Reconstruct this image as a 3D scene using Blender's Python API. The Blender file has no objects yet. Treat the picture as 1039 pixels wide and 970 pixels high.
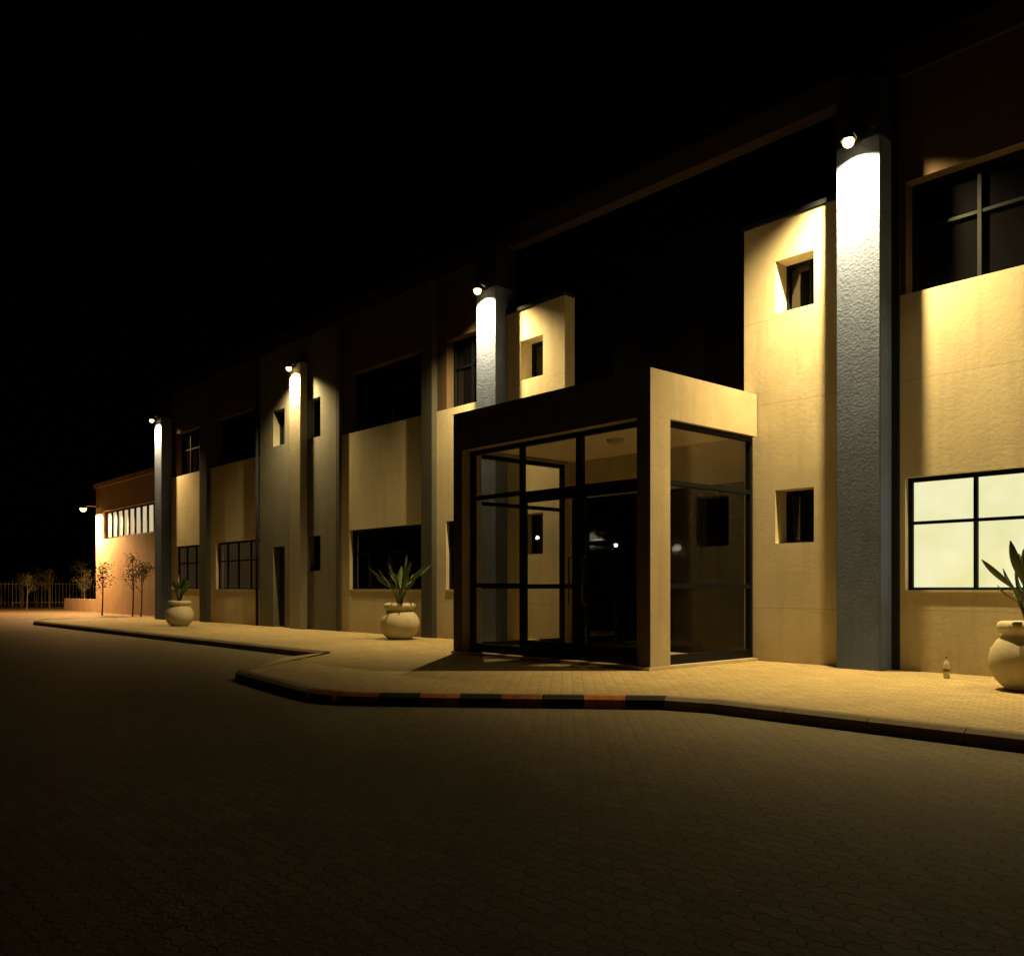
import bpy, bmesh, math, random
from mathutils import Vector, Matrix
random.seed(7)
S=bpy.context.scene
S.view_settings.view_transform='Standard'
S.view_settings.look='None'
S.view_settings.exposure=0
# ------------------------------------------------ materials
def newmat(n):
    m=bpy.data.materials.new(n); m.use_nodes=True
    nt=m.node_tree; b=nt.nodes['Principled BSDF']; return m,nt,b
def N(nt,t,**k):
    n=nt.nodes.new(t)
    for a,v in k.items(): setattr(n,a,v)
    return n
def mth(nt,op,a,b=None):
    n=N(nt,'ShaderNodeMath',operation=op)
    for i,v in enumerate((a,b)):
        if v is None: continue
        if isinstance(v,(int,float)): n.inputs[i].default_value=v
        else: nt.links.new(v,n.inputs[i])
    return n.outputs[0]
def mix(nt,fac,a,b,mode='MIX'):
    n=N(nt,'ShaderNodeMix',data_type='RGBA',blend_type=mode)
    for s,v in ((n.inputs[0],fac),(n.inputs[6],a),(n.inputs[7],b)):
        if isinstance(v,(int,float)): s.default_value=v
        elif isinstance(v,tuple): s.default_value=(*v,1) if len(v)==3 else v
        else: nt.links.new(v,s)
    return n.outputs[2]
def ramp(nt,v,p0,p1,c0=(0,0,0,1),c1=(1,1,1,1)):
    n=N(nt,'ShaderNodeValToRGB'); e=n.color_ramp.elements
    e[0].position=p0; e[1].position=p1; e[0].color=c0; e[1].color=c1
    nt.links.new(v,n.inputs[0]); return n.outputs[0]
def noise(nt,vec,sc,det=4,rough=.6):
    n=N(nt,'ShaderNodeTexNoise'); n.inputs['Scale'].default_value=sc
    n.inputs['Detail'].default_value=det; n.inputs['Roughness'].default_value=rough
    nt.links.new(vec,n.inputs['Vector']); return n.outputs['Fac']
def plaster(name,col,bs=14,bd=.01,var=.18,rough=.85,joints=False,streak=True,spec=.3):
    m,nt,b=newmat(name)
    pos=N(nt,'ShaderNodeNewGeometry').outputs['Position']
    n1=noise(nt,pos,.8,3); n2=noise(nt,pos,9,4)
    dark=tuple(c*(1-var*1.6) for c in col)
    c=mix(nt,ramp(nt,n1,.35,.65),dark,col)
    c=mix(nt,ramp(nt,n2,.3,.55),tuple(x*(1-var) for x in col),c)
    if streak:
        mp=N(nt,'ShaderNodeMapping'); mp.inputs['Scale'].default_value=(3,3,.25)
        nt.links.new(pos,mp.inputs[0]); n3=noise(nt,mp.outputs[0],1.5,3)
        c=mix(nt,mth(nt,'MULTIPLY',ramp(nt,n3,.5,.72),.35),c,tuple(x*.55 for x in col))
    h=noise(nt,pos,bs,5,.7)
    if joints:
        sep=N(nt,'ShaderNodeSeparateXYZ'); nt.links.new(pos,sep.inputs[0])
        f=None
        w=mth(nt,'ADD',sep.outputs[2],mth(nt,'MULTIPLY',n1,.05))
        for zz in (4.55,6.0,1.05):
            d=mth(nt,'ABSOLUTE',mth(nt,'SUBTRACT',w,zz+.025))
            q=mth(nt,'LESS_THAN',d,.006)
            f=q if f is None else mth(nt,'MAXIMUM',f,q)
        f2=mth(nt,'MULTIPLY',f,.5)
        c=mix(nt,f2,c,tuple(x*.4 for x in col))
        # splash-back dirt on the lowest half metre of render
        dirt=mth(nt,'MULTIPLY',mth(nt,'SUBTRACT',1.0,ramp(nt,sep.outputs[2],.15,.75)),mth(nt,'MULTIPLY',n2,.9))
        c=mix(nt,dirt,c,(.30,.22,.13))
    nt.links.new(c,b.inputs['Base Color']); b.inputs['Roughness'].default_value=rough
    b.inputs['Specular IOR Level'].default_value=spec
    bp=N(nt,'ShaderNodeBump'); bp.inputs['Distance'].default_value=bd; bp.inputs['Strength'].default_value=.8
    nt.links.new(h,bp.inputs['Height']); nt.links.new(bp.outputs[0],b.inputs['Normal'])
    return m
def paver(name,c1,c2,mortar,bw=.20,rh=.10):
    m,nt,b=newmat(name)
    pos=N(nt,'ShaderNodeNewGeometry').outputs['Position']
    sep=N(nt,'ShaderNodeSeparateXYZ'); nt.links.new(pos,sep.inputs[0])
    x,y=sep.outputs[0],sep.outputs[1]
    ny=mth(nt,'ADD',y,mth(nt,'MULTIPLY',mth(nt,'PINGPONG',x,bw/4),.45))
    nx=mth(nt,'ADD',x,mth(nt,'MULTIPLY',mth(nt,'PINGPONG',y,rh/2),.5))
    cb=N(nt,'ShaderNodeCombineXYZ'); nt.links.new(nx,cb.inputs[0]); nt.links.new(ny,cb.inputs[1])
    br=N(nt,'ShaderNodeTexBrick'); nt.links.new(cb.outputs[0],br.inputs['Vector'])
    br.inputs['Scale'].default_value=1; br.inputs['Brick Width'].default_value=bw
    br.inputs['Row Height'].default_value=rh; br.inputs['Mortar Size'].default_value=.006
    br.inputs['Mortar Smooth'].default_value=.4
    br.inputs['Color1'].default_value=(*c1,1); br.inputs['Color2'].default_value=(*c2,1)
    br.inputs['Mortar'].default_value=(*mortar,1)
    st=noise(nt,pos,.45,5,.65); st2=noise(nt,pos,30,3)
    c=mix(nt,mth(nt,'MULTIPLY',ramp(nt,st,.4,.62),.55),br.outputs['Color'],tuple(v*.5 for v in c1))
    c=mix(nt,mth(nt,'MULTIPLY',ramp(nt,st2,.4,.7),.3),c,tuple(min(1,v*1.5) for v in c1))
    nt.links.new(c,b.inputs['Base Color']); b.inputs['Roughness'].default_value=.75
    h=mth(nt,'ADD',mth(nt,'SUBTRACT',1.0,br.outputs['Fac']),mth(nt,'MULTIPLY',st2,.9))
    bp=N(nt,'ShaderNodeBump'); bp.inputs['Distance'].default_value=.012; bp.inputs['Strength'].default_value=.9
    nt.links.new(h,bp.inputs['Height']); nt.links.new(bp.outputs[0],b.inputs['Normal'])
    return m
def simple(name,col,rough=.5,metal=0,bump=0,bs=30,spec=.5):
    m,nt,b=newmat(name); pos=N(nt,'ShaderNodeNewGeometry').outputs['Position']
    c=mix(nt,noise(nt,pos,bs,3),tuple(v*.75 for v in col),tuple(v*1.15 for v in col))
    nt.links.new(c,b.inputs['Base Color'])
    b.inputs['Roughness'].default_value=rough; b.inputs['Metallic'].default_value=metal
    b.inputs['Specular IOR Level'].default_value=spec
    if bump:
        bp=N(nt,'ShaderNodeBump'); bp.inputs['Distance'].default_value=bump
        nt.links.new(noise(nt,pos,bs,3),bp.inputs['Height']); nt.links.new(bp.outputs[0],b.inputs['Normal'])
    return m
def emis(name,col,s,samp=False):
    m,nt,b=newmat(name); b.inputs['Base Color'].default_value=(*col,1)
    b.inputs['Emission Color'].default_value=(*col,1); b.inputs['Emission Strength'].default_value=s
    if not samp:
        try: m.cycles.emission_sampling='NONE'
        except Exception: pass
    return m
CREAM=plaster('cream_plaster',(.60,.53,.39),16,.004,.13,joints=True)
UPPER=plaster('upper_shaded_plaster',(.09,.062,.042),16,.008,.12,spec=.1)  # same wall plaster darkened: the unlit upper storey is put into the colour
FASC=plaster('fascia_shaded_plaster',(.05,.035,.025),16,.008,.12,spec=.1)  # light fascia coloured dark to stand in for the shade at the roof
BLUE=plaster('blue_rough_plaster',(.115,.155,.30),26,.022,.2)
GREY=plaster('grey_plaster',(.15,.145,.13),24,.012,.15)
PIER=plaster('pier_plaster',(.34,.31,.26),24,.010,.15)
PIL=plaster('pilaster_plaster',(.065,.062,.058),24,.010,.15)
NAVY=plaster('navy_plaster',(.012,.018,.035),18,.01,.15)
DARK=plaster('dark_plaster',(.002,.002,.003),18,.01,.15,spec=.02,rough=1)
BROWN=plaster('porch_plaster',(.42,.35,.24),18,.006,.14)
BROWN_SHADE=plaster('porch_shaded_plaster',(.085,.062,.042),18,.006,.12)  # darkened copy of the porch plaster, shade of the unlit front painted in
FARW=plaster('orange_plaster',(.52,.38,.26),10,.01,.12)
ROAD=paver('road_pavers',(.15,.115,.058),(.10,.077,.04),(.035,.026,.016))
PAVE=paver('pavement_pavers',(.46,.35,.17),(.32,.25,.13),(.10,.075,.035))
KERB=plaster('kerb_concrete',(.24,.20,.15),30,.01,.2)
KRED=plaster('kerb_red_paint',(.50,.17,.045),30,.008,.4)
KBLK=plaster('kerb_black_paint',(.015,.015,.015),30,.008,.25)
FRAME=simple('window_frame_navy',(.004,.006,.010),.5,spec=.12)
POTM=plaster('pot_cement',(.58,.52,.39),25,.006,.14)
SOIL=simple('soil',(.04,.03,.02),.95,0,.02)
METAL=simple('lamp_metal',(.12,.11,.10),.4,.7)
LEAF=simple('leaf_green',(.05,.09,.025),.45,0,.003,12)
BARK=simple('bark',(.12,.08,.05),.9,0,.01)
TLEAF=simple('tree_leaf',(.08,.08,.03),.6)
CEIL=simple('ceiling_paint',(.80,.68,.56),.8)
TILE=simple('porch_floor_tile',(.52,.43,.31),.5)
def darkglass(name='dark_window_glass',glow=0):
    m,nt,b=newmat(name); pos=N(nt,'ShaderNodeNewGeometry').outputs['Position']
    b.inputs['Base Color'].default_value=(.003,.003,.004,1); b.inputs['Roughness'].default_value=.06
    if glow:
        nt.links.new(mix(nt,noise(nt,pos,.5,2),(.55,.28,.10),(1,.6,.25)),b.inputs['Emission Color'])
        b.inputs['Emission Strength'].default_value=glow
    bp=N(nt,'ShaderNodeBump'); bp.inputs['Distance'].default_value=.004
    nt.links.new(noise(nt,pos,1.5,2),bp.inputs['Height']); nt.links.new(bp.outputs[0],b.inputs['Normal']); return m
DGLASS=darkglass(); WGLASS=darkglass('dim_interior_glass',.03)
def clearglass():
    m=bpy.data.materials.new('clear_glass'); m.use_nodes=True; nt=m.node_tree; nt.nodes.clear()
    o=N(nt,'ShaderNodeOutputMaterial'); mx=N(nt,'ShaderNodeMixShader'); t=N(nt,'ShaderNodeBsdfTransparent')
    g=N(nt,'ShaderNodeBsdfGlossy'); g.inputs['Roughness'].default_value=.01; t.inputs[0].default_value=(.93,.93,.92,1)
    f=N(nt,'ShaderNodeLayerWeight'); f.inputs[0].default_value=.5
    p=mth(nt,'ADD',mth(nt,'MULTIPLY',mth(nt,'POWER',f.outputs['Facing'],5.0),.6),.035)
    nt.links.new(p,mx.inputs[0]); nt.links.new(t.outputs[0],mx.inputs[1]); nt.links.new(g.outputs[0],mx.inputs[2])
    nt.links.new(mx.outputs[0],o.inputs[0]); return m
CGLASS=clearglass()
def frosted():
    m,nt,b=newmat('frosted_lit_glass'); pos=N(nt,'ShaderNodeNewGeometry').outputs['Position']
    n=noise(nt,pos,.9,3); c=mix(nt,ramp(nt,n,.3,.7),(.84,.80,.38),(1.0,.97,.64))
    nt.links.new(c,b.inputs['Emission Color']); b.inputs['Emission Strength'].default_value=.95
    b.inputs['Base Color'].default_value=(.1,.1,.08,1); b.inputs['Roughness'].default_value=.4; return m
FROST=frosted()
FARWIN=emis('far_window_glow',(.80,.66,.40),.75,True)
BULB=emis('lamp_bulb',(1,.66,.22),8)
BULBO=emis('sodium_bulb',(1,.62,.2),6)
# ------------------------------------------------ mesh helpers
def root(name,loc=(0,0,0)):
    e=bpy.data.objects.new(name,None); e.location=loc; e.empty_display_size=.2
    S.collection.objects.link(e); return e
def addmesh(name,bm,mat,parent=None,smooth=False):
    me=bpy.data.meshes.new(name); bmesh.ops.recalc_face_normals(bm,faces=bm.faces); bm.to_mesh(me); bm.free()
    for m in (mat if isinstance(mat,list) else [mat]): me.materials.append(m)
    if smooth:
        for p in me.polygons: p.use_smooth=True
    o=bpy.data.objects.new(name,me); S.collection.objects.link(o)
    if parent: o.parent=parent
    return o
def bbox(bm,x0,x1,y0,y1,z0,z1,mi=0):
    vs=[bm.verts.new(p) for p in ((x0,y0,z0),(x1,y0,z0),(x1,y1,z0),(x0,y1,z0),(x0,y0,z1),(x1,y0,z1),(x1,y1,z1),(x0,y1,z1))]
    for f in ((0,3,2,1),(4,5,6,7),(0,1,5,4),(1,2,6,5),(2,3,7,6),(3,0,4,7)):
        fc=bm.faces.new([vs[i] for i in f]); fc.material_index=mi
def box(name,x0,x1,y0,y1,z0,z1,mat,parent,bev=0):
    bm=bmesh.new(); bbox(bm,x0,x1,y0,y1,z0,z1)
    if bev: bmesh.ops.bevel(bm,geom=bm.edges[:],offset=bev,segments=2,affect='EDGES')
    return addmesh(name,bm,mat,parent)
def boxes(name,L,mat,parent):
    bm=bmesh.new()
    for b in L: bbox(bm,*b)
    return addmesh(name,bm,mat,parent)
def shade_front(o):  # puts the shaded material on faces turned away from the wall lamps
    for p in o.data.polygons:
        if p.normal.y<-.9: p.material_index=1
def tube(bm,pts,rad,seg=8,mi=0):
    rings=[]
    for i,p in enumerate(pts):
        p=Vector(p); d=(Vector(pts[min(i+1,len(pts)-1)])-Vector(pts[max(i-1,0)])).normalized()
        a=d.orthogonal().normalized(); c=d.cross(a); r=rad[i] if isinstance(rad,(list,tuple)) else rad
        rings.append([bm.verts.new(p+(a*math.cos(t)+c*math.sin(t))*r) for t in [2*math.pi*k/seg for k in range(seg)]])
    for i in range(len(rings)-1):
        A,B=rings[i],rings[i+1]
        s=min(range(seg),key=lambda k:(B[k].co-A[0].co).length); B=B[s:]+B[:s]
        if (B[1].co-A[1].co).length>(B[-1].co-A[1].co).length: B=[B[0]]+B[:0:-1]
        rings[i+1]=B
        for k in range(seg):
            f=bm.faces.new((A[k],A[(k+1)%seg],B[(k+1)%seg],B[k])); f.material_index=mi
    for r in (rings[0],rings[-1]):
        f=bm.faces.new(r); f.material_index=mi
def lathe(bm,prof,seg=40,c=(0,0,0),mi=0):
    R=[[bm.verts.new((c[0]+r*math.cos(2*math.pi*k/seg),c[1]+r*math.sin(2*math.pi*k/seg),c[2]+z)) for k in range(seg)] for r,z in prof]
    for i in range(len(R)-1):
        for k in range(seg):
            f=bm.faces.new((R[i][k],R[i][(k+1)%seg],R[i+1][(k+1)%seg],R[i+1][k])); f.material_index=mi
    f=bm.faces.new(R[0]); f.material_index=mi; f=bm.faces.new(R[-1]); f.material_index=mi
# ------------------------------------------------ ground, pavement, kerbs
P=.13
bm=bmesh.new(); vs=[bm.verts.new(p) for p in ((-400,-300,0),(200,-300,0),(200,400,0),(-400,400,0))]; bm.faces.new(vs)
addmesh('road',bm,ROAD)
edge=[(30,8.45),(-5.9,8.35),(-6.5,8.15),(-8.95,5.85),(-9.35,5.58),(-9.8,5.5),(-12.6,5.85),(-12.95,6.05),(-15.2,8.75),(-15.5,8.9),(-37.5,8.9),(-39.5,9.6),(-40,11),(-40,13.9)]
bm=bmesh.new(); top=[bm.verts.new((x,y,P)) for x,y in edge]+[bm.verts.new((30,13.9,P))]
bm.faces.new(top)
addmesh('pavement',bm,PAVE)
kb=root('kerb')
def kerbseg(bm,a,b,z1=P+.012,w=.19,mi=0,gap=.004):
    a=Vector((*a,0)); b=Vector((*b,0)); d=(b-a).normalized()
    n=Vector((d.y,-d.x,0)); 
    if n.y>0.01 : n=-n
    a=a+d*gap; b=b-d*gap; ch=.06
    q=[a,b,b+n*w,a+n*w]
    lo=[bm.verts.new((p.x,p.y,-.02)) for p in q]; hi=[bm.verts.new((p.x,p.y,z1)) for p in q[:2]]+[bm.verts.new((q[2].x,q[2].y,z1-.035)),bm.verts.new((q[3].x,q[3].y,z1-.035))]
    hi2=[bm.verts.new((q[1].x+n.x*(w-ch),q[1].y+n.y*(w-ch),z1)),bm.verts.new((q[0].x+n.x*(w-ch),q[0].y+n.y*(w-ch),z1))]
    F=[(hi[0],hi[1],hi2[0],hi2[1]),(hi2[1],hi2[0],hi[2],hi[3]),(lo[3],lo[2],hi[2],hi[3]),(lo[0],lo[1],hi[1],hi[0])]
    for f in F:
        fc=bm.faces.new(f); fc.material_index=mi
    fc=bm.faces.new((lo[1],lo[2],hi[2],hi2[0],hi[1])); fc.material_index=mi
    fc=bm.faces.new((lo[0],hi[0],hi2[1],hi[3],lo[3])); fc.material_index=mi
bm=bmesh.new()
def runs(bm,pts,step,mifun,z1=P+.012):
    k=0
    for a,b in zip(pts[:-1],pts[1:]):
        a=Vector(a);b=Vector(b);L=(b-a).length;n=max(1,round(L/step))
        for i in range(n):
            kerbseg(bm,a+(b-a)*i/n,a+(b-a)*(i+1)/n,z1,mi=mifun(k)); k+=1
runs(bm,edge[0:3],.9,lambda k:0)
runs(bm,edge[2:4],.48,lambda k:1 if k%2==1 else 2)
runs(bm,edge[3:6],.48,lambda k:1)
runs(bm,edge[5:8],.9,lambda k:0)
runs(bm,edge[9:13],.9,lambda k:0)
addmesh('kerb_stones',bm,[KERB,KRED,KBLK],kb)
bm=bmesh.new()
q=[(-12.95,6.05,P+.003),(-13.12,5.97,.004),(-16.3,8.3,.004),(-15.5,8.9,P+.003)]; bm.faces.new([bm.verts.new(p) for p in q]); addmesh('pavement_ramp',bm,PAVE)
# ------------------------------------------------ main office building
B=root('office_building')
F=13.45; Z0=.05; SIL=1.33; B0=3.07; B1=5.87; UT=7.59; TOP=9.2
def window(x0,x1,z0,z1,glass,vs,hs,y=13.6,fr=.07,par=None,rev=True):
    par=par or B
    box('window_glass',x0,x1,y,y+.02,z0,z1,glass,par)
    L=[(x0,x1,y-.05,y-.003,z1-fr,z1),(x0,x1,y-.05,y-.003,z0,z0+fr),(x0,x0+fr,y-.05,y-.003,z0+fr,z1-fr),(x1-fr,x1,y-.05,y-.003,z0+fr,z1-fr)]
    for v in vs: L.append((v-fr*.4,v+fr*.4,y-.055,y-.004,z0+fr,z1-fr))
    for h in hs: L.append((x0+fr,x1-fr,y-.045,y-.005,h-fr*.35,h+fr*.35))
    boxes('window_frame',L,FRAME,par)
def bay(x0,x1,wx0,wx1,vs,gl=DGLASS,gvs=None,gh=(2.38,),uh=(6.9,)):
    Y1=13.8
    L=[(x0,x1,F,Y1,Z0,SIL),(x0,x1,F,Y1,B0,B1)]
    if wx0>x0+.01: L+=[(x0,wx0,F,Y1,SIL,B0)]
    if wx1<x1-.01: L+=[(wx1,x1,F,Y1,SIL,B0)]
    boxes('bay_wall',L,CREAM,B)
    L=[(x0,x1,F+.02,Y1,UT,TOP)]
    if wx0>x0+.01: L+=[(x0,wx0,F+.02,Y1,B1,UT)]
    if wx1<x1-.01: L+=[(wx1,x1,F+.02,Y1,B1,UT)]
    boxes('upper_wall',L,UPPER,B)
    window(wx0,wx1,SIL,B0,gl,gvs or vs,gh); window(wx0,wx1,B1,UT,DGLASS,vs,uh,y=13.74)
    boxes('window_sill',[(wx0+.01,wx1-.01,F-.02,13.54,SIL-.002,SIL+.03)],CREAM,B)
bay(-6.22,-2.2,-6.14,-2.3,[-5.16,-4.2,-3.25],FROST)
box('pilaster',-6.34,-6.22,13.42,13.8,Z0,TOP,NAVY,B)
bay(-18.09,-16.01,-17.7,-16.2,[-16.95])
bay(-22.9,-18.56,-22.3,-18.6,[-21.4,-20.4,-19.5])
bay(-32.2,-27.98,-31.7,-28.05,[-30.9,-30.0,-29.0],WGLASS)
bay(-36.1,-32.87,-35.6,-32.95,[-34.7,-33.8],WGLASS)
box('pilaster',-18.56,-18.09,13.3,13.8,Z0,TOP,PIL,B,.01)
box('pilaster',-32.87,-32.2,13.3,13.8,Z0,TOP,PIL,B,.01)
box('pilaster',-22.95,-22.75,13.37,13.8,Z0,TOP,PIL,B,.01)
tx0,tx1=-27.98,-22.95; fy=13.4; TW=-24.68
L=[];
cols=[(tx0,-27.0,[]),(-27.0,-26.2,[(Z0,2.75),(6.04,7.2)]),(-26.2,TW,[]),(TW,-23.9,[(1.92,3.0),(6.0,7.2)]),(-23.9,tx1,[])]
for a,b,ops in cols:
    z=Z0
    for o in ops:
        if o[0]>z: L.append((a,b,fy,13.85,z,o[0]))
        z=o[1]
    L.append((a,b,fy,13.85,z,TOP))
boxes('stair_tower_wall',L,GREY,B)
box('stair_tower_pier',-25.40,-24.70,13.15,13.398,Z0,8.35,PIER,B,.008)
window(TW,-23.9,1.92,3.0,DGLASS,[],[],13.68,.05); window(TW,-23.9,6.0,7.2,DGLASS,[],[],13.68,.05); window(-27,-26.2,6.04,7.2,DGLASS,[],[],13.68,.05)
box('service_door',-27,-26.2,13.62,13.66,Z0,2.72,NAVY,B)
box('service_door_handle',-26.34,-26.28,13.57,13.62,1.05,1.2,METAL,B)
def column(x0,x1):
    box('column',x0,x1,13.05,13.85,Z0,8.28,BLUE,B,.012)
    box('column_top',x0,x1,13.05,13.85,8.28,TOP,NAVY,B,.012)  # dark colour stands in for the unlit column above the lamp
column(-7.05,-6.34); column(-16.01,-15.31); column(-36.85,-36.1); column(-2.2,-1.5)
bay(-1.5,3,-1.2,2.8,[0,1.3])
def sidebox(x0,x1,wx0,wx1):
    L=[(x0,wx0,13.4,13.9,Z0,7.66),(wx1,x1,13.4,13.9,Z0,7.66)]
    for a,b in ((Z0,2.15),(3.06,6.08),(6.97,7.66)): L.append((wx0,wx1,13.4,13.9,a,b))
    boxes('entrance_flank_wall',L,CREAM,B)
    window(wx0,wx1,2.15,3.06,DGLASS,[(wx0+wx1)/2+.1],[],13.8,.05); window(wx0,wx1,6.08,6.97,DGLASS,[(wx0+wx1)/2+.1],[],13.8,.05)
    box('flank_coping',x0-.03,x1+.0,13.36,13.9,7.662,7.74,NAVY,B)
sidebox(-8.97,-7.05,-8.35,-7.63); sidebox(-15.31,-13.44,-14.86,-14.12)
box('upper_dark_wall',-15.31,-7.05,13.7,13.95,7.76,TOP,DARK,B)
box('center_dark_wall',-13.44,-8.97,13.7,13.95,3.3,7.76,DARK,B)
boxes('inner_door_frame',[(-13.44,-8.97,13.62,13.7,3.2,3.3),(-13.44,-13.3,13.62,13.7,P,3.2),(-9.1,-8.97,13.62,13.7,P,3.2)]+[(x-.05,x+.05,13.62,13.7,P,3.2) for x in (-12.2,-11.2,-10.2)]+[(-13.3,-9.1,13.63,13.69,2.3,2.38),(-13.3,-9.1,13.63,13.69,P,P+.15)],FRAME,B)
box('inner_door_glass',-13.3,-9.1,13.71,13.73,P,3.2,DGLASS,B)
box('inner_lintel_wall',-13.43,-8.98,13.55,13.69,3.305,4.6,CREAM,B)
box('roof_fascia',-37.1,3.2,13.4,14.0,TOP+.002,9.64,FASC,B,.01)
box('building_core',-36.8,3,13.96,27,Z0,9.5,DARK,B)
bm=bmesh.new(); tube(bm,[(-28.1,13.35,Z0),(-28.1,13.35,9.1)],.05,10); addmesh('drain_pipe',bm,NAVY,B,True)
# ------------------------------------------------ entrance porch (glass vestibule)
C=root('glass_entrance_porch')
X0,X1=-13.58,-8.69; YF=10.5; YB=13.36; CT=4.75; CB=4.02
shade_front(boxes('roof_beam',[(X0,X1,YF,YF+.48,CB,CT),(X0,X0+.27,YF+.48,YB,CB,CT),(X1-.27,X1,YF+.48,YB,CB,CT)],[BROWN,BROWN_SHADE],C))
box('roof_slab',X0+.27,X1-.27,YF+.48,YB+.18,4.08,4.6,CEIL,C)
for a in (X0,X1-.27): shade_front(box('pillar',a,a+.27,YF,YF+.48,P,CB-.001,[BROWN,BROWN_SHADE],C))
box('floor_slab',X0-.02,X1+.02,YF-.05,YB,P+.004,P+.05,TILE,C)
yg=10.75; gx0,gx1=-13.31,-8.96; v1,v2=-11.86,-10.41
w=.035
L=[(gx0,gx1,yg-.05,yg+.05,CB-.08,CB-.002),(gx0,gx1,yg-.05,yg+.05,P+.05,P+.2),(gx0,gx0+.07,yg-.05,yg+.05,P+.2,CB-.08),(gx1-.07,gx1,yg-.05,yg+.05,P+.2,CB-.08),
 (v1-w,v1+w,yg-.05,yg+.05,P+.2,CB-.08),(v2-.055,v2+.055,yg-.055,yg+.055,P+.2,CB-.08),
 (gx0+.07,v1-w,yg-.045,yg+.045,3.07,3.15),(v1+w,v2-.055,yg-.045,yg+.045,3.0,3.12),(v2+.055,gx1-.07,yg-.045,yg+.045,3.0,3.12),
 (gx0+.07,v1-w,yg-.045,yg+.045,1.40,1.48)]
for a,b in ((v1+w,v2-.055),(v2+.055,gx1-.07)):
    L+=[(a,a+.07,yg-.03,yg+.03,P+.2,3.0),(b-.07,b,yg-.03,yg+.03,P+.2,3.0),(a+.07,b-.07,yg-.03,yg+.03,1.38,1.46),(a+.07,b-.07,yg-.03,yg+.03,P+.2,P+.32),(a+.07,b-.07,yg-.03,yg+.03,2.92,3.0)]
boxes('front_glazing_frame',L,FRAME,C)
box('front_glass',gx0+.02,gx1-.02,yg-.004,yg+.004,P+.1,CB-.03,CGLASS,C)
for xs in ((X1-.13),(X0+.13)):
    L=[]; y0,y1=YF+.48,YB
    L+=[(xs-.05,xs+.05,y0,y1,CB-.08,CB-.002),(xs-.05,xs+.05,y0,y1,P+.05,P+.2),(xs-.05,xs+.05,y0,y0+.07,P+.2,CB-.08),(xs-.05,xs+.05,y1-.07,y1,P+.2,CB-.08),
      (xs-.045,xs+.045,y0+.07,y1-.07,3.02,3.09),(xs-.045,xs+.045,y0+.07,y1-.07,1.38,1.46)]
    boxes('side_glazing_frame',L,FRAME,C)
    box('side_glass',xs-.004,xs+.004,y0+.02,y1-.02,P+.1,CB-.03,CGLASS,C)
for hx in (v2-.16,v2+.16):
    bm=bmesh.new(); tube(bm,[(hx,yg-.05,1.1),(hx,yg-.12,1.12),(hx,yg-.12,1.9),(hx,yg-.05,1.92)],.015,8); addmesh('door_handle',bm,METAL,C,True)
bm=bmesh.new(); lathe(bm,[(.02,0),(.13,.03),(.16,.08),(.16,.1)],24,(-10.75,12.0,3.975)); addmesh('ceiling_lamp_dome',bm,POTM,C,True)
st=root('cardboard_box_stack',(-12.9,11.9,P+.05))
CARD=simple('cardboard',(.35,.25,.13),.8)
box('box_lower',-.18,.18,-.12,.12,0,.11,CARD,st,.005); box('box_upper',-.15,.16,-.11,.10,.112,.2,POTM,st,.005)
# ------------------------------------------------ wall lamps
def lamp(x,y,wall,z,en,col,bulb,name='wall_lamp',size=138,blend=1.0,tilt=18,dy=.02,br=.085):
    r=root(name,(x,y,z))
    bm=bmesh.new(); tube(bm,[(0,wall-y,.12),(0,(wall-y)*.5,.16),(0,0,.12)],.02,8)
    bbox(bm,-.06,.06,wall-y-.03,wall-y,.04,.2)
    addmesh('bracket',bm,METAL,r)
    bm=bmesh.new(); seg=24; k_=br/.1
    pr=[(.035,.16),(.07,.13),(.10,.06),(.13,.0)]
    R=[[bm.verts.new((rr*k_*math.cos(2*math.pi*k/seg),rr*k_*math.sin(2*math.pi*k/seg),z_)) for k in range(seg)] for rr,z_ in pr]
    for i in range(3):
        for k in range(seg): bm.faces.new((R[i][k],R[i][(k+1)%seg],R[i+1][(k+1)%seg],R[i+1][k]))
    bm.faces.new(R[0]); addmesh('shade',bm,METAL,r,True)
    bm=bmesh.new(); bmesh.ops.create_uvsphere(bm,u_segments=16,v_segments=10,radius=br); o=addmesh('bulb',bm,bulb,r,True); o.location=(0,0,-.02)
    l=bpy.data.lights.new('lamp_light','SPOT'); l.energy=en; l.color=col; l.spot_size=math.radians(size); l.spot_blend=blend; l.shadow_soft_size=.04
    o=bpy.data.objects.new('lamp_light',l); o.location=(0,dy,-.04-br); o.rotation_euler=(math.radians(tilt),0,0); S.collection.objects.link(o); o.parent=r
WARM=(1,.72,.28)
lamp(-6.70,12.77,13.05,8.2,5400,WARM,BULB)
lamp(-15.66,12.80,13.05,8.2,3300,WARM,BULB)
lamp(-25.05,12.95,13.15,8.2,3000,WARM,BULB,dy=.0)
lamp(-36.47,12.80,13.05,8.2,3000,(1,.66,.24),BULB)
lamp(-1.85,12.77,13.05,8.2,1500,WARM,BULB)
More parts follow.
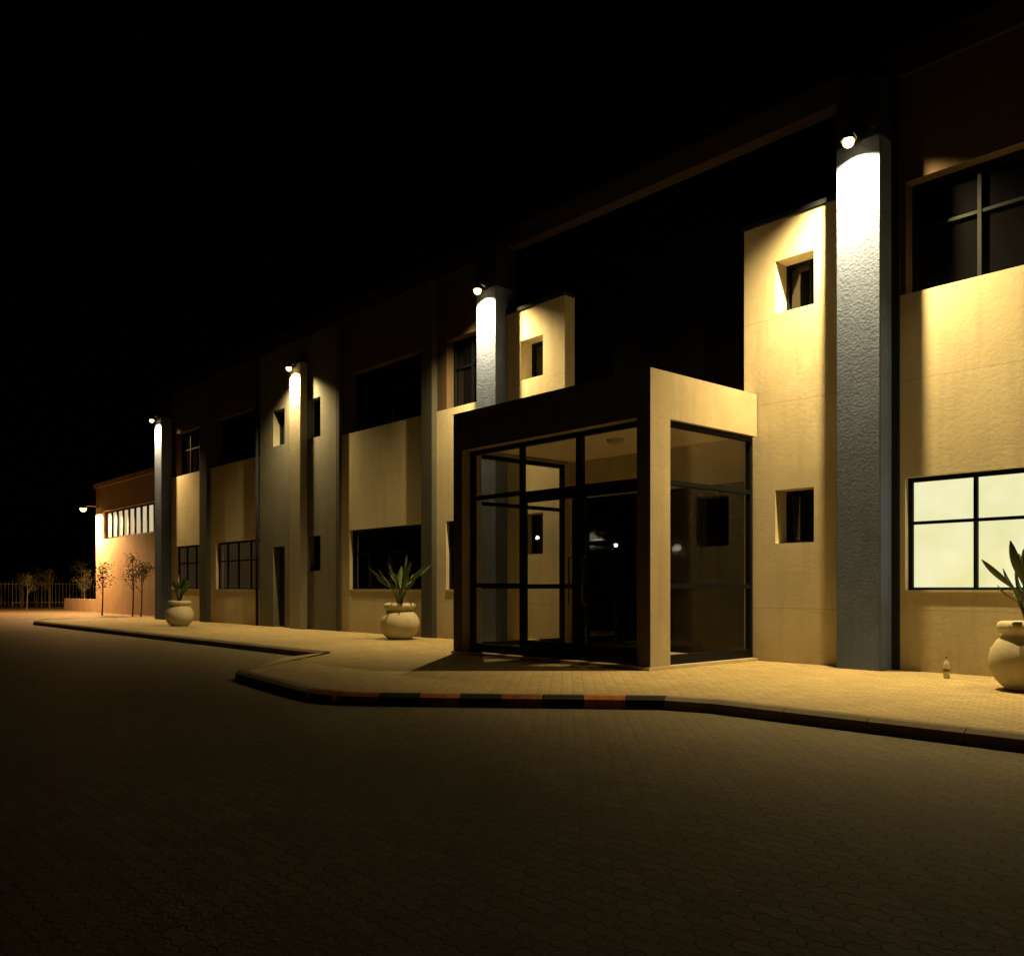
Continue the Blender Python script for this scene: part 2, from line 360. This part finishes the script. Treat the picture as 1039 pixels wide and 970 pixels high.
# ------------------------------------------------ far building
W=root('warehouse_building')
wx0,wx1=-54.7,-30
boxes('wall',[(wx0,wx1,16,16.4,0,4.19),(wx0,wx1,16,16.4,5.77,7.2),(wx0,-53.4,16,16.4,4.19,5.77),(wx0,wx0+.4,16.4,34,0,7.2)],FARW,W)
box('parapet',wx0-.1,wx1,15.9,16.5,7.202,7.45,FARW,W)
box('back_mass',wx0+.41,wx1,17,34,0,7.1,DARK,W)
box('strip_window_glass',-53.4,wx1,16.25,16.28,4.19,5.77,FARWIN,W)
boxes('strip_window_mullions',[(x,x+.12,16.15,16.24,4.19,5.77) for x in [-53.4+.95*i for i in range(24)]]+[(-53.4,wx1,16.16,16.23,4.19,4.3),(-53.4,wx1,16.16,16.23,5.67,5.77)],FRAME,W)
box('plinth_wall',-62,-54.9,16.2,16.45,0,.75,FARW,W)
lamp(-54.3,15.2,16.0,5.98,9000,(1,.52,.18),BULBO,size=172,blend=.4,tilt=0,dy=0,br=.18)
# fence
Fn=root('palisade_fence')
L=[(-75.03,-74.97,y-.03,y+.03,0,2.0) for y in [6+2*i for i in range(15)]]+[(-75.02,-74.98,6,34,z,z+.05) for z in (.3,1.7)]+[(-75.01,-74.99,6+.25*i-.02,6+.25*i+.02,.1,1.9) for i in range(112)]
FM=simple('fence_galvanised',(.25,.23,.19),.6)
boxes('fence_bars',L,FM,Fn)
# ------------------------------------------------ pots and plants
def planter(x,y,s=1.0,seed=1,h=1.15):
    random.seed(seed)
    pr=[(.24,0),(.30,.02),(.40,.12),(.475,.27),(.49,.40),(.46,.53),(.39,.64),(.33,.70),(.32,.73),(.37,.76),(.395,.81),(.38,.87),(.34,.89),(.30,.87),(.29,.80)]
    r=root('planter_pot',(x,y,P+.002))
    bm=bmesh.new(); lathe(bm,[(a*s,b*s) for a,b in pr],48); addmesh('pot',bm,POTM,r,True)
    bm=bmesh.new(); lathe(bm,[(.285*s,.805*s),(.1,.83*s)],24); addmesh('soil',bm,SOIL,r)
    q=root('strelitzia_plant',(x,y,P+.8*s))
    bm=bmesh.new()
    for i in range(22):
        az=random.uniform(0,2*math.pi); lean=random.uniform(.08,.75); L=h*random.uniform(.6,1.05)*(1-.12*lean)
        d=Vector((math.cos(az),math.sin(az),0)); side=Vector((-d.y,d.x,0))
        pts=[]; 
        for t in [k/6 for k in range(7)]:
            pts.append(d*(.05+lean*L*(t**1.6)*.8)+Vector((0,0,L*t*(1-.18*lean*t))))
        nst=4
        tube(bm,[tuple(p) for p in pts[:nst+1]],[.014,.012,.010,.009,.007],6)
        base=pts[nst-1]; tip=pts[-1]+d*.06; ax=(tip-base); tw=random.uniform(-.9,.9)
        sd=(side*math.cos(tw)+Vector((0,0,1)).cross(side)*math.sin(tw)).normalized(); nn=ax.cross(sd).normalized(); wd=random.uniform(.035,.062)
        prev=None; n=8
        for k in range(n+1):
            t=k/n; wv=wd*math.sin(math.pi*min(1,t*.93+.05))**.8; c=base+ax*t*1.0+nn*(-.05*math.sin(math.pi*t))-Vector((0,0,.06*t*t*lean*2))
            row=[bm.verts.new(c-sd*wv+nn*wv*.45),bm.verts.new(c),bm.verts.new(c+sd*wv+nn*wv*.45)]
            if prev:
                bm.faces.new((prev[0],prev[1],row[1],row[0])); bm.faces.new((prev[1],prev[2],row[2],row[1]))
            prev=row
    addmesh('leaves',bm,LEAF,q,True)
planter(-18.2,12.4,1.0,3,1.35)
planter(-3.92,11.98,.95,5,1.15)
planter(-29.6,11.3,.95,9,1.1)
bt=root('plastic_bottle',(-5.22,12.7,P+.002))
PLA,nt,b=newmat('bottle_plastic'); b.inputs['Base Color'].default_value=(.75,.72,.6,1); b.inputs['Roughness'].default_value=.15; b.inputs['Transmission Weight'].default_value=.5
bm=bmesh.new(); lathe(bm,[(.03,0),(.042,.01),(.042,.08),(.038,.1),(.042,.12),(.042,.19),(.03,.23),(.014,.26),(.014,.28)],20); addmesh('bottle_body',bm,PLA,bt,True)
bm=bmesh.new(); lathe(bm,[(.017,.28),(.017,.3),(.012,.302)],16); addmesh('bottle_cap',bm,KRED,bt)
bm=bmesh.new(); lathe(bm,[(.0435,.095),(.0435,.135)],20); addmesh('bottle_label',bm,KRED,bt)
# ------------------------------------------------ trees
def tree(x,y,h,seed):
    random.seed(seed); r=root('young_tree',(x,y,0)); bm=bmesh.new(); tips=[]
    tr=[(0,0,0),(.03,.02,h*.25),(-.02,.05,h*.5),(.03,0,h*.72),(0,.02,h*.95)]
    tube(bm,tr,[.045,.038,.03,.022,.01],7)
    for i in range(12):
        t=random.uniform(.38,.9); az=random.uniform(0,6.28); L=h*.27*(1.15-t)*random.uniform(.8,1.4)
        a=Vector((0,0.02,h*t)); b_=a+Vector((math.cos(az)*L*.5,math.sin(az)*L*.5,L*.6)); c=a+Vector((math.cos(az)*L,math.sin(az)*L,L*1.1))
        tube(bm,[tuple(a),tuple(b_),tuple(c)],[.016,.011,.005],5); tips+= [b_,c,(b_+c)/2]
    tips+=[Vector((0,0,h*.95)),Vector((0,0,h*.8))]
    addmesh('trunk',bm,BARK,r); bm=bmesh.new()
    for p in tips:
        for k in range(11):
            o=p+Vector([random.gauss(0,.12) for _ in range(3)]); s=random.uniform(.03,.065)
            u=Vector([random.gauss(0,1) for _ in range(3)]).normalized(); v=u.orthogonal().normalized()
            bm.faces.new([bm.verts.new(o+u*s),bm.verts.new(o+v*s*.5),bm.verts.new(o-u*s),bm.verts.new(o-v*s*.5)])
    addmesh('foliage',bm,TLEAF,r)
for i,(x,y,h) in enumerate([(-48.2,14.4,2.8),(-45.4,15.0,3.0),(-67.9,16.8,2.8),(-66.9,18.6,3.3),(-70,15.5,2.4),(-43.6,14.8,2.7),(-62,17.4,2.7),(-72,16.9,2.9),(-64.5,14.6,2.3)]): tree(x,y,h,i+1)
# ------------------------------------------------ street lamps across the road (seen reflected in the glass)
SB=emis('street_bulb',(1,.9,.65),45)
def street_lamp(x,y,h):
    r=root('street_lamp',(x,y,0)); bm=bmesh.new(); tube(bm,[(0,0,0),(0,0,h*.9),(0,.15,h),(0,.6,h+.1)],[.08,.05,.04,.03],8); addmesh('post',bm,METAL,r,True)
    bm=bmesh.new(); bmesh.ops.create_uvsphere(bm,u_segments=16,v_segments=8,radius=.13); o=addmesh('lamp_head',bm,SB,r,True); o.location=(0,.6,h-.02)
street_lamp(-37.1,-20.6,4.1); street_lamp(-44.3,-20.6,4.9)
# ------------------------------------------------ world, moonlight
w=bpy.data.worlds.new('World'); S.world=w; w.use_nodes=True; nt=w.node_tree
sk=N(nt,'ShaderNodeTexSky',sky_type='NISHITA'); sk.sun_disc=False; sk.sun_elevation=math.radians(2); sk.sun_rotation=math.radians(200)
bg=nt.nodes['Background']; nt.links.new(sk.outputs[0],bg.inputs[0]); bg.inputs[1].default_value=.0001
try: w.cycles.sampling_method='NONE'
except Exception: pass
sl=bpy.data.lights.new('moon','SUN'); sl.energy=.001; sl.angle=math.radians(.5); sl.color=(1,.9,.8)
so=bpy.data.objects.new('moon',sl); so.rotation_euler=(math.radians(50),0,math.radians(-30)); S.collection.objects.link(so)
# ------------------------------------------------ camera
cd=bpy.data.cameras.new('camera'); cd.sensor_width=36; cd.lens=31.1; cd.shift_y=.108; cd.clip_end=1500
co=bpy.data.objects.new('camera',cd); co.location=(0,0,1.38); co.rotation_euler=(math.pi/2,0,math.asin(.749)); S.collection.objects.link(co); S.camera=co
